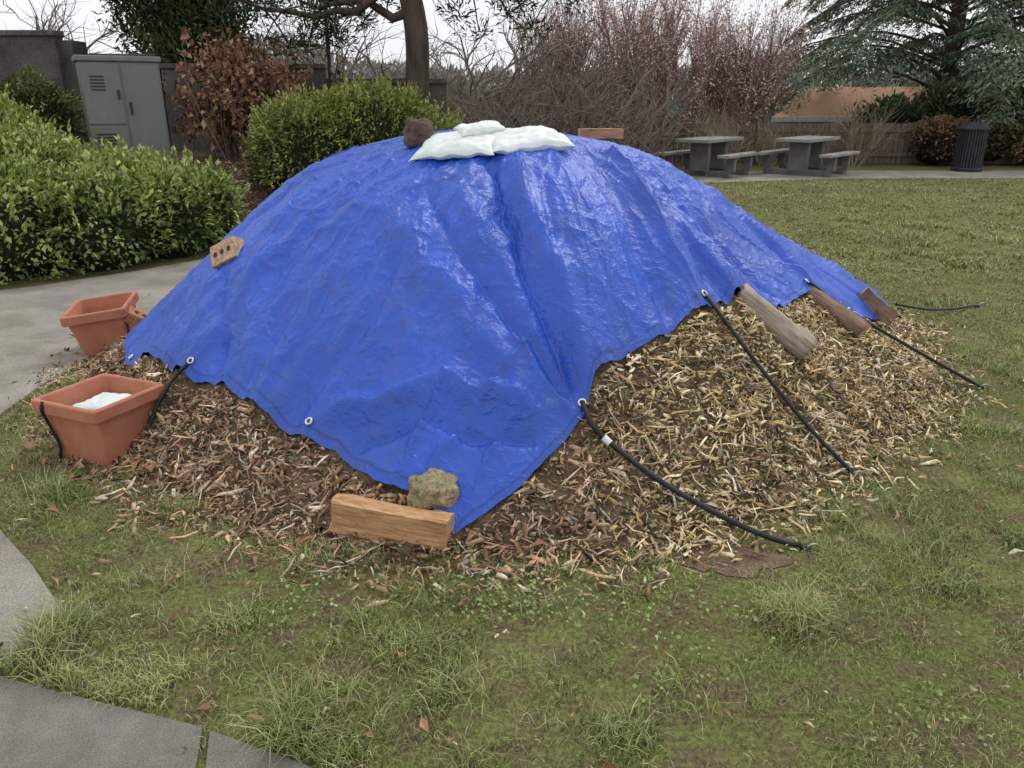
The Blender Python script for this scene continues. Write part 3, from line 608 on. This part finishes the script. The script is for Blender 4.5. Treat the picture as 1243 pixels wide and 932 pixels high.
t2=baretree('blossom_tree',(3.3,20,0),7,2.3,.08,3,cfgB,M_twigp,bud=(12000,.05,.07,(.64,.47,.44)),tilt=.6)
cfgC=dict(wob=.10,up=.05,kids={3:6,2:6,1:4},ang=.8,rmin=.005)
t3=baretree('bare_shrub',(4.6,18.9,0),12,.8,.016,2,cfgC,mnoise('straw_twig',[(.3,(.20,.155,.11)),(.7,(.42,.34,.25))],5,.85,.2),tilt=.8)
t4=baretree('bare_tree',(1.2,15.5,0),5,1.6,.065,3,cfgA,M_twig,tilt=.8)
dup(t1,(.9,17.5,0),2.1,1.25);dup(t4,(-.7,19,.0),1.1,1.5);dup(t1,(2.3,16.8,0),4.0,1.05);dup(t4,(-9.2,16,.6),2.5,1.3);dup(t1,(-3.1,16.5,.7),.4,1.2)
dup(t2,(5.6,21.5,0),1.7,.95);dup(t2,(1.6,23,0),3.9,1.1);dup(t2,(7.3,25,0),5.2,.75)
for k,(a,b_) in enumerate([(6.4,20.2),(7.6,20.2),(2.6,18.0),(1.4,17.2),(8.6,20.3),(5.3,20.0),(.9,16.0)]): dup(t3,(a,b_,0),k*1.3,random.uniform(.9,1.4))
M_conif=mattr('conifer_material',.7,.2)
def sprays(name,P,A,size,asp,c,parent,droop=.3): return leaves(name,P,size,asp,c,M_conif,parent,up=.6,droop=droop,axis=A,fold=.08)
def deodar(loc,Hh,R,nb,seed,dens=1):
    e=empty('cedar_tree',loc);br=[];Ps=[];As=[]
    tr=np.array([[0,0,-.1],[.05,0,Hh*.3],[0,.05,Hh*.6],[0,0,Hh]]);br.append((catmull(tr,5),np.linspace(.30,.04,16)))
    for k in range(nb):
        h=1.7+(Hh-1.9)*(k/nb)**1.05+rng.uniform(-.15,.15);rr=R*(1-(h/Hh))**.55*rng.uniform(.65,1.1)+.3;a=k*2.4+rng.uniform(-.3,.3)
        n=12;u=np.linspace(0,1,n);d=np.array([math.cos(a),math.sin(a)])
        pts=np.stack([d[0]*rr*u,d[1]*rr*u,h+rr*(.20*np.sin(u*2.2)-.27*u**2.4)],1)+np.c_[rng.normal(size=(n,2))*.04,np.zeros(n)];br.append((pts,np.linspace(.05,.008,n)))
        m_=int(190*rr*dens);uu=rng.uniform(.10,1.03,m_)**.7;q=np.stack([np.interp(uu,u,pts[:,i]) for i in range(3)],1)
        side=np.array([-d[1],d[0],0]);wd=.55*(1-.6*uu)*rng.normal(size=m_)*.75*min(1.4,rr/3)
        q=q+side*wd[:,None];q[:,2]-=np.abs(wd)*.38+rng.uniform(0,.12,m_)
        ax=np.array([d[0],d[1],0])*.6+side*np.sign(wd)[:,None]*.8;Ps.append(q);As.append(ax)
    v,f=tubes(br,6);fast('trunk_and_limbs',v,f,M_bark,smooth=True,parent=e)
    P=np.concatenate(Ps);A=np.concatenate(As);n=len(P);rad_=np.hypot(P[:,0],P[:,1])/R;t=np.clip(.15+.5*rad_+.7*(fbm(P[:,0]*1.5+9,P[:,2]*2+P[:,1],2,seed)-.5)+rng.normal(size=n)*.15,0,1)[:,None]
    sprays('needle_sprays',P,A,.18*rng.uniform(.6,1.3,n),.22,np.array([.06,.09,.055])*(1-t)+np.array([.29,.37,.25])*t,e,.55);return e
deodar((12.5,24.0,0),11.5,6.4,125,3)
deodar((19.5,28,0),12,5.5,60,5,.5)
def cypress(loc,zs,Hh,R,nc,seed,c1=(.022,.038,.015),c2=(.10,.135,.045),size=.13):
    e=empty('cypress_tree',loc);br=[(catmull([(0,0,-.1),(.05,0,Hh*.5),(0,0,Hh)],6),np.linspace(.2,.03,13))];Ps=[];As=[];Tt=[]
    for k in range(nc):
        z=zs+(Hh-zs)*rng.random();a=rng.uniform(0,TAU);rr=R*(1-.55*((z-zs)/(Hh-zs))**2)*rng.uniform(.35,1.08)
        c=np.array([math.cos(a)*rr,math.sin(a)*rr,z]);br.append((np.array([[0,0,z-.35],c*[.6,.6,1]-[0,0,.12],c]),np.array([.03,.02,.01])))
        m_=130;D=rng.normal(size=(m_,3))*np.array([.16,.16,.28]);Ps.append(c+D);As.append(unit(D)+np.array([0,0,.5]));Tt.append(np.full(m_,rng.random()))
    v,f=tubes(br,5);fast('trunk_and_limbs',v,f,M_bark,smooth=True,parent=e)
    P=np.concatenate(Ps);n=len(P);t=np.clip(np.concatenate(Tt)*.7+rng.normal(size=n)*.2,0,1)[:,None];sprays('foliage',P,np.concatenate(As),size*rng.uniform(.6,1.3,n),.35,np.array(c1)*(1-t)+np.array(c2)*t,e,0);return e
cypress((-5.35,14.4,.7),1.1,5.2,.95,200,4)
cypress((-6.25,15.2,.7),1.8,5.2,.75,80,5,c2=(.16,.18,.055))
def pine(loc):
    e=empty('pine_tree',loc);br=[(catmull([(0,0,-.1),(-.02,0,.8),(.02,0,1.9),(-.22,.05,3.2),(-.35,.1,5),(-.3,.1,7)],6),np.interp(np.arange(31),[0,4,12,30],[.21,.17,.16,.09]))]
    Ps=[];As=[]
    specs=[(-.1,2.1,-1,.15,1.5,.12),(-.15,2.4,-1,-.2,2.1,-.35),(-.2,2.8,-1,.3,2.7,-.35),(.0,2.5,1,.2,1.9,-.1),(-.1,3.0,1,-.1,2.4,-.1),(-.3,3.8,-1,0,2.8,-.3),(-.3,4.0,1,0,2.6,-.4),(-.3,4.6,.2,1,2,0),(-.3,4.5,-.3,-1,2,.3),(-.3,5.2,1,1,2,.3),(-.3,5.6,-1,-1,2,.3)]
    for x0,z0,dx,dy,Ls,rise in specs:
        u=np.linspace(0,1,8)[:,None];d=np.array([dx,dy,0]);d=d/np.linalg.norm(d);pts=np.array([x0,0,z0])+d*u*Ls+np.array([0,0,1])*(rise*np.sin(u*2.5))+rng.normal(size=(8,3))*.05;pts[0]=(x0,0,z0)
        br.append((pts,np.linspace(.07,.015,8)))
        for q in range(14):
            b0=pts[rng.integers(3,8)];tipp=b0+rng.normal(size=3)*[.3,.3,.22];br.append((np.array([b0,(b0+tipp)/2+[0,0,.04],tipp]),np.array([.015,.01,.006])))
            D=rng.normal(size=(75,3))*[.13,.13,.09];Ps.append(tipp+D);As.append(unit(D)+[0,0,.3])
    v,f=tubes(br,8);fast('trunk_and_limbs',v,f,M_bark,smooth=True,parent=e)
    P=np.concatenate(Ps);n=len(P);sprays('needles',P,np.concatenate(As),.12*rng.uniform(.6,1.3,n),.2,np.array([.035,.055,.025])*rng.uniform(.5,2.0,(n,1)),e,0)
pine((-1.33,11.6,.6))
shrub('evergreen_hedge',[(12.2,22.0,.8,1.6,1.2),(10.4,22.3,.7,1.2,1.0),(14.6,22,.9,1.6,1.3),(17,22.5,.9,1.8,1.3)],14000,.16,.4,(.025,.04,.018),(.10,.14,.055),6,core=(.012,.018,.008))
shrub('reddish_shrub',[(10.9,20.6,.5,.8,.65),(12.2,21,.55,.8,.7)],5000,.10,.45,(.08,.045,.03),(.28,.18,.10),7,M_dry,(.03,.018,.012),stray=.6)
shrub('reddish_shrub',[(13.6,20.3,.5,.9,.8),(15.3,20.6,.6,1.2,.9)],6000,.10,.45,(.09,.05,.03),(.32,.20,.10),8,M_dry,(.03,.018,.012),stray=.6)
def treeline(name,x0,x1,y,zmax,n,c1,c2,size,seed):
    e=empty(name);x=rng.uniform(x0,x1,n);top=zmax*(.35+.9*fbm(x*.13+50,x*0,4,seed));z=top*rng.random(n)**.7;yy=y+rng.normal(size=n)*2.5
    t=np.clip(fbm(x*.5+30,z*.7,2,seed)+rng.normal(size=n)*.12,0,1)[:,None]
    leaves('foliage',np.stack([x,yy,z],1),size*rng.uniform(.5,1.4,n),.35,np.array(c1)*(1-t)+np.array(c2)*t,M_dry,e,up=.0,axis=np.tile([0,0,1.],(n,1)))
treeline('distant_trees',-60,70,62,5.4,26000,(.20,.195,.18),(.42,.40,.37),.7,3)
treeline('distant_hedge',-30,45,34,2.3,16000,(.08,.075,.05),(.20,.18,.13),.35,6)
# ---------------------------------------------------------------- walls
M_wall=mnoise('weathered_concrete',[(.3,(.06,.055,.05)),(.55,(.125,.115,.10)),(.8,(.21,.20,.18))],1.6,.9,.6,.01,fine=40)
wall=empty('concrete_wall')
def wseg(x0,x1,y,z0,z1,th=.25,panel=1.2):
    n=max(1,round((x1-x0)/panel));wd=(x1-x0)/n
    for i in range(n):
        box('wall_panel',(x0+wd*(i+.5),y,(z0+z1)/2),(wd-.03,th,z1-z0),M_wall,wall,bevel=.012)
        box('wall_cap',(x0+wd*(i+.5),y,z1+.042),(wd-.012,th+.08,.08),M_wall,wall,bevel=.012)
wseg(-8.6,-6.95,13.0,.3,2.50);wseg(-6.9,-5.7,13.6,.3,2.2);wseg(-5.6,-2.95,13.4,.3,2.05);wseg(-2.9,-1.0,13.0,.2,1.82)
box('wall_pier',(-6.92,13.2,1.3),(.3,.45,2.3),M_wall,wall)
# ---------------------------------------------------------------- utility cabinet
M_cab=mnoise('cabinet_paint',[(.3,(.145,.15,.13)),(.7,(.20,.205,.18))],3,.42,.08,.003,stretch=(1,1,.3),spec=.5)
M_cabd=mnoise('dark_fittings_and_slot_shade',[(.3,(.03,.03,.03)),(.7,(.05,.05,.05))],5,.7,.1)  # dark handles, lamp post and bin liner; slot shade as colour on louvers
cab=empty('utility_cabinet',(-5.05,10.7,.72),(0,0,math.radians(30)));cab.scale=(1,1,1.10)
box('body',(0,0,.62),(.92,.58,1.16),M_cab,cab,bevel=.015);box('lid',(0,0,1.23),(.98,.64,.06),M_cab,cab,bevel=.012);box('plinth',(0,0,.02),(.96,.62,.10),M_wall,cab)
box('door_left',(-.235,-.298,.85),(.43,.02,.64),M_cab,cab,bevel=.004);box('door_right',(.225,-.298,.62),(.43,.02,1.08),M_cab,cab,bevel=.004)
box('door_lower',(-.235,-.298,.28),(.43,.02,.44),M_cab,cab,bevel=.004)
for k in range(5):
    box('louver',(-.28,-.312,1.04-k*.035),(.16,.012,.014),M_cabd,cab,bevel=.002);box('louver',(-.28,-.312,.42-k*.035),(.22,.012,.014),M_cabd,cab,bevel=.002)
box('handle',(.06,-.325,.70),(.025,.04,.14),M_cabd,cab);box('handle',(-.06,-.325,.85),(.025,.04,.10),M_cabd,cab)
lp=empty('lamp_post',(-2.75,12.6,.5));v_,f_=tubes([(np.array([[0,0,0],[0,0,1.5],[0,0,2.45]]),np.array([.035,.03,.03]))],8);fast('pole',v_,f_,M_cabd,smooth=True,parent=lp);box('lamp_head',(.06,0,2.48),(.30,.16,.10),M_cabd,lp)
l,r_,L_=between((-2.95,9.3,.35),(-2.2,8.9,.30));prism('wooden_edging',[(-.08,-.09),(.08,-.09),(.08,.09),(-.08,.09)],L_,[Wg,We,Wbk],.004,8,loc=l,rot=r_,seed=4)
# ---------------------------------------------------------------- fence
M_fence=mnoise('fence_wood',[(.3,(.09,.068,.052)),(.7,(.21,.165,.13))],3,.9,.5,.01,stretch=(6,6,.6))
fence=empty('wooden_fence')
Vf=[];Ff=[]
def addbox(V,F,c,s):
    b=len(V);x,y,z=s[0]/2,s[1]/2,s[2]/2
    V+=[(c[0]+a*x,c[1]+d*y,c[2]+e_*z) for e_ in(-1,1) for a,d in((-1,-1),(1,-1),(1,1),(-1,1))]
    F+=[tuple(b+q for q in f) for f in((0,3,2,1),(4,5,6,7),(0,1,5,4),(1,2,6,5),(2,3,7,6),(3,0,4,7))]
xx=-.9
while xx<22:
    addbox(Vf,Ff,(xx,20.9,.52+random.uniform(-.01,.01)),(.135,.025,1.0));xx+=.15
pyd('boards',Vf,Ff,M_fence,fence);Vf=[];Ff=[]
for k in range(10): addbox(Vf,Ff,(-.9+k*2.4,20.8,.55),(.12,.12,1.12))
addbox(Vf,Ff,(10.5,20.86,.85),(22.9,.04,.09));addbox(Vf,Ff,(10.5,20.86,.25),(22.9,.04,.09));pyd('posts_and_rails',Vf,Ff,M_fence,fence)
# ---------------------------------------------------------------- houses
M_roof=mnoise('orange_roof_tiles',[(.3,(.34,.18,.10)),(.7,(.50,.29,.17))],4,.85,.6,.02,stretch=(1,6,6))
M_siding=mnoise('pale_siding',[(.3,(.45,.46,.45)),(.7,(.6,.61,.6))],2,.7,.2,stretch=(1,1,12))
M_blue=mnoise('blue_siding',[(.3,(.30,.42,.46)),(.7,(.42,.54,.58))],2,.7,.2,stretch=(1,1,12))
M_glass=mnoise('window_glass',[(.3,(.03,.035,.04)),(.7,(.06,.07,.08))],1,.1,.0,spec=.8)
def house(name,loc,w,d,h,rh,mw,mr,rot=0):
    e=empty(name,loc,(0,0,rot))
    box('walls',(0,0,h/2),(w,d,h),mw,e,bevel=.01)
    V=[(-w/2-.25,-d/2-.3,h),(w/2+.25,-d/2-.3,h),(w/2+.25,d/2+.3,h),(-w/2-.25,d/2+.3,h),(-w/2-.25,0,h+rh),(w/2+.25,0,h+rh)]
    pyd('roof',V,[(0,1,5,4),(2,3,4,5),(0,4,3),(1,2,5),(0,3,2,1)],mr,e)
    box('fascia',(0,-d/2-.32,h+.03),(w+.5,.04,.16),M_white,e)
    n=max(1,int(w/2))
    for k in range(n):
        box('window',(-w/2+(k+.5)*w/n,-d/2-.012,h*.62),(.8,.03,h*.4),M_glass,e);box('window_frame',(-w/2+(k+.5)*w/n,-d/2-.005,h*.62),(.92,.025,h*.4+.12),M_white,e)
house('tiled_house',(11.4,29,0),5.5,4,.95,1.05,M_siding,M_roof)
house('blue_shed',(3.85,23.5,0),1.5,1.5,1.15,.75,M_blue,M_blue,math.radians(90))
# ---------------------------------------------------------------- picnic tables
M_ct=mnoise('table_concrete',[(.3,(.24,.235,.215)),(.7,(.38,.37,.345))],4,.85,.4,.005,fine=60)
M_ct2=mnoise('table_leg_concrete',[(.3,(.12,.12,.115)),(.7,(.19,.185,.18))],4,.85,.4,.005)
def table(loc,rot):
    e=empty('picnic_table',loc,(0,0,rot))
    box('table_top',(0,0,.75),(1.85,.80,.07),M_ct,e,bevel=.01)
    for s in(-1,1):
        box('bench_seat',(0,s*.74,.45),(1.85,.28,.06),M_ct,e,bevel=.01)
        box('pedestal',(s*.45,0,.36),(.16,.42,.71),M_ct2,e,bevel=.01)
        box('base_beam',(s*.45,0,.06),(.16,1.5,.12),M_ct2,e,bevel=.01)
        for q in(-1,1): box('bench_support',(s*.45,q*.74,.27),(.12,.16,.30),M_ct2,e)
    return e
table((4.40,18.0,.01),math.radians(52));table((6.65,18.2,.01),math.radians(50))
tc_=empty('trash_can',(10.72,18.9,.01))
M_can=mnoise('dark_can_metal',[(.3,(.015,.017,.02)),(.7,(.04,.042,.045))],8,.5,.2)
Vf=[];Ff=[]
for k in range(30):
    a=TAU*k/30;b=len(Vf);c,s=math.cos(a),math.sin(a);w_=.022
    for r in (.29,.31):
        for q in (-1,1):
            for z in (.08,.92): Vf.append((r*c-q*w_*s,r*s+q*w_*c,z))
    Ff+=[tuple(b+q for q in f) for f in((0,1,3,2),(4,6,7,5),(0,4,5,1),(2,3,7,6),(1,5,7,3),(0,2,6,4))]
pyd('slats',Vf,Ff,M_can,tc_)
def lathe(name,prof,mat,parent,n=28):
    V=[(r*math.cos(TAU*k/n),r*math.sin(TAU*k/n),z) for r,z in prof for k in range(n)];F=[(a*n+k,a*n+(k+1)%n,(a+1)*n+(k+1)%n,(a+1)*n+k) for a in range(len(prof)-1) for k in range(n)];return pyd(name,V,F,mat,parent,smooth=True)
lathe('liner',[(.0,.02),(.25,.02),(.27,.90),(.26,.90)],M_cabd,tc_);lathe('rim',[(.28,.90),(.33,.91),(.335,.95),(.32,.98),(.22,1.08),(.15,1.10),(.15,1.06)],M_can,tc_);lathe('foot_ring',[(.27,.0),(.33,.0),(.33,.08),(.29,.09)],M_can,tc_)
# ---------------------------------------------------------------- world, light, camera
w=bpy.data.worlds.new("World");scene.world=w;w.use_nodes=True;nt=w.node_tree;bg=nt.nodes['Background']
sk=nt.nodes.new('ShaderNodeTexSky');sk.sky_type='NISHITA';sk.sun_disc=False;sk.sun_elevation=math.radians(52);sk.sun_rotation=math.radians(35);sk.dust_density=4;sk.air_density=1
hs=nt.nodes.new('ShaderNodeHueSaturation');hs.inputs['Saturation'].default_value=.25;nt.links.new(sk.outputs[0],hs.inputs['Color'])
cn=nt.nodes.new('ShaderNodeTexNoise');cn.inputs['Scale'].default_value=2.2;cn.inputs['Detail'].default_value=6
cr_=ramp(nt,cn.outputs[0],[(.3,(6.3,6.5,6.85)),(.7,(7.6,7.7,7.9))])
o=mix(nt,hs.outputs[0],cr_.outputs[0],.88);nt.links.new(o,bg.inputs[0]);bg.inputs[1].default_value=.15
sl=bpy.data.lights.new('sun','SUN');sl.energy=1.2;sl.angle=math.radians(25);sl.color=(1,.96,.9);so=bpy.data.objects.new('sun',sl);link(so)
az=math.radians(35);el=math.radians(52);d=Vector((math.sin(az)*math.cos(el),math.cos(az)*math.cos(el),math.sin(el)));so.rotation_euler=d.to_track_quat('Z','Y').to_euler();so.location=(5,5,15)
cam=bpy.data.cameras.new('camera');co=bpy.data.objects.new('camera',cam);link(co);cam.sensor_width=36;cam.lens=36*940/1243;cam.clip_end=2000
co.location=(0,0,1.6);co.rotation_euler=(math.radians(90-20.2),0,0);scene.camera=co
scene.view_settings.view_transform='Standard';scene.view_settings.look='None';scene.view_settings.exposure=0
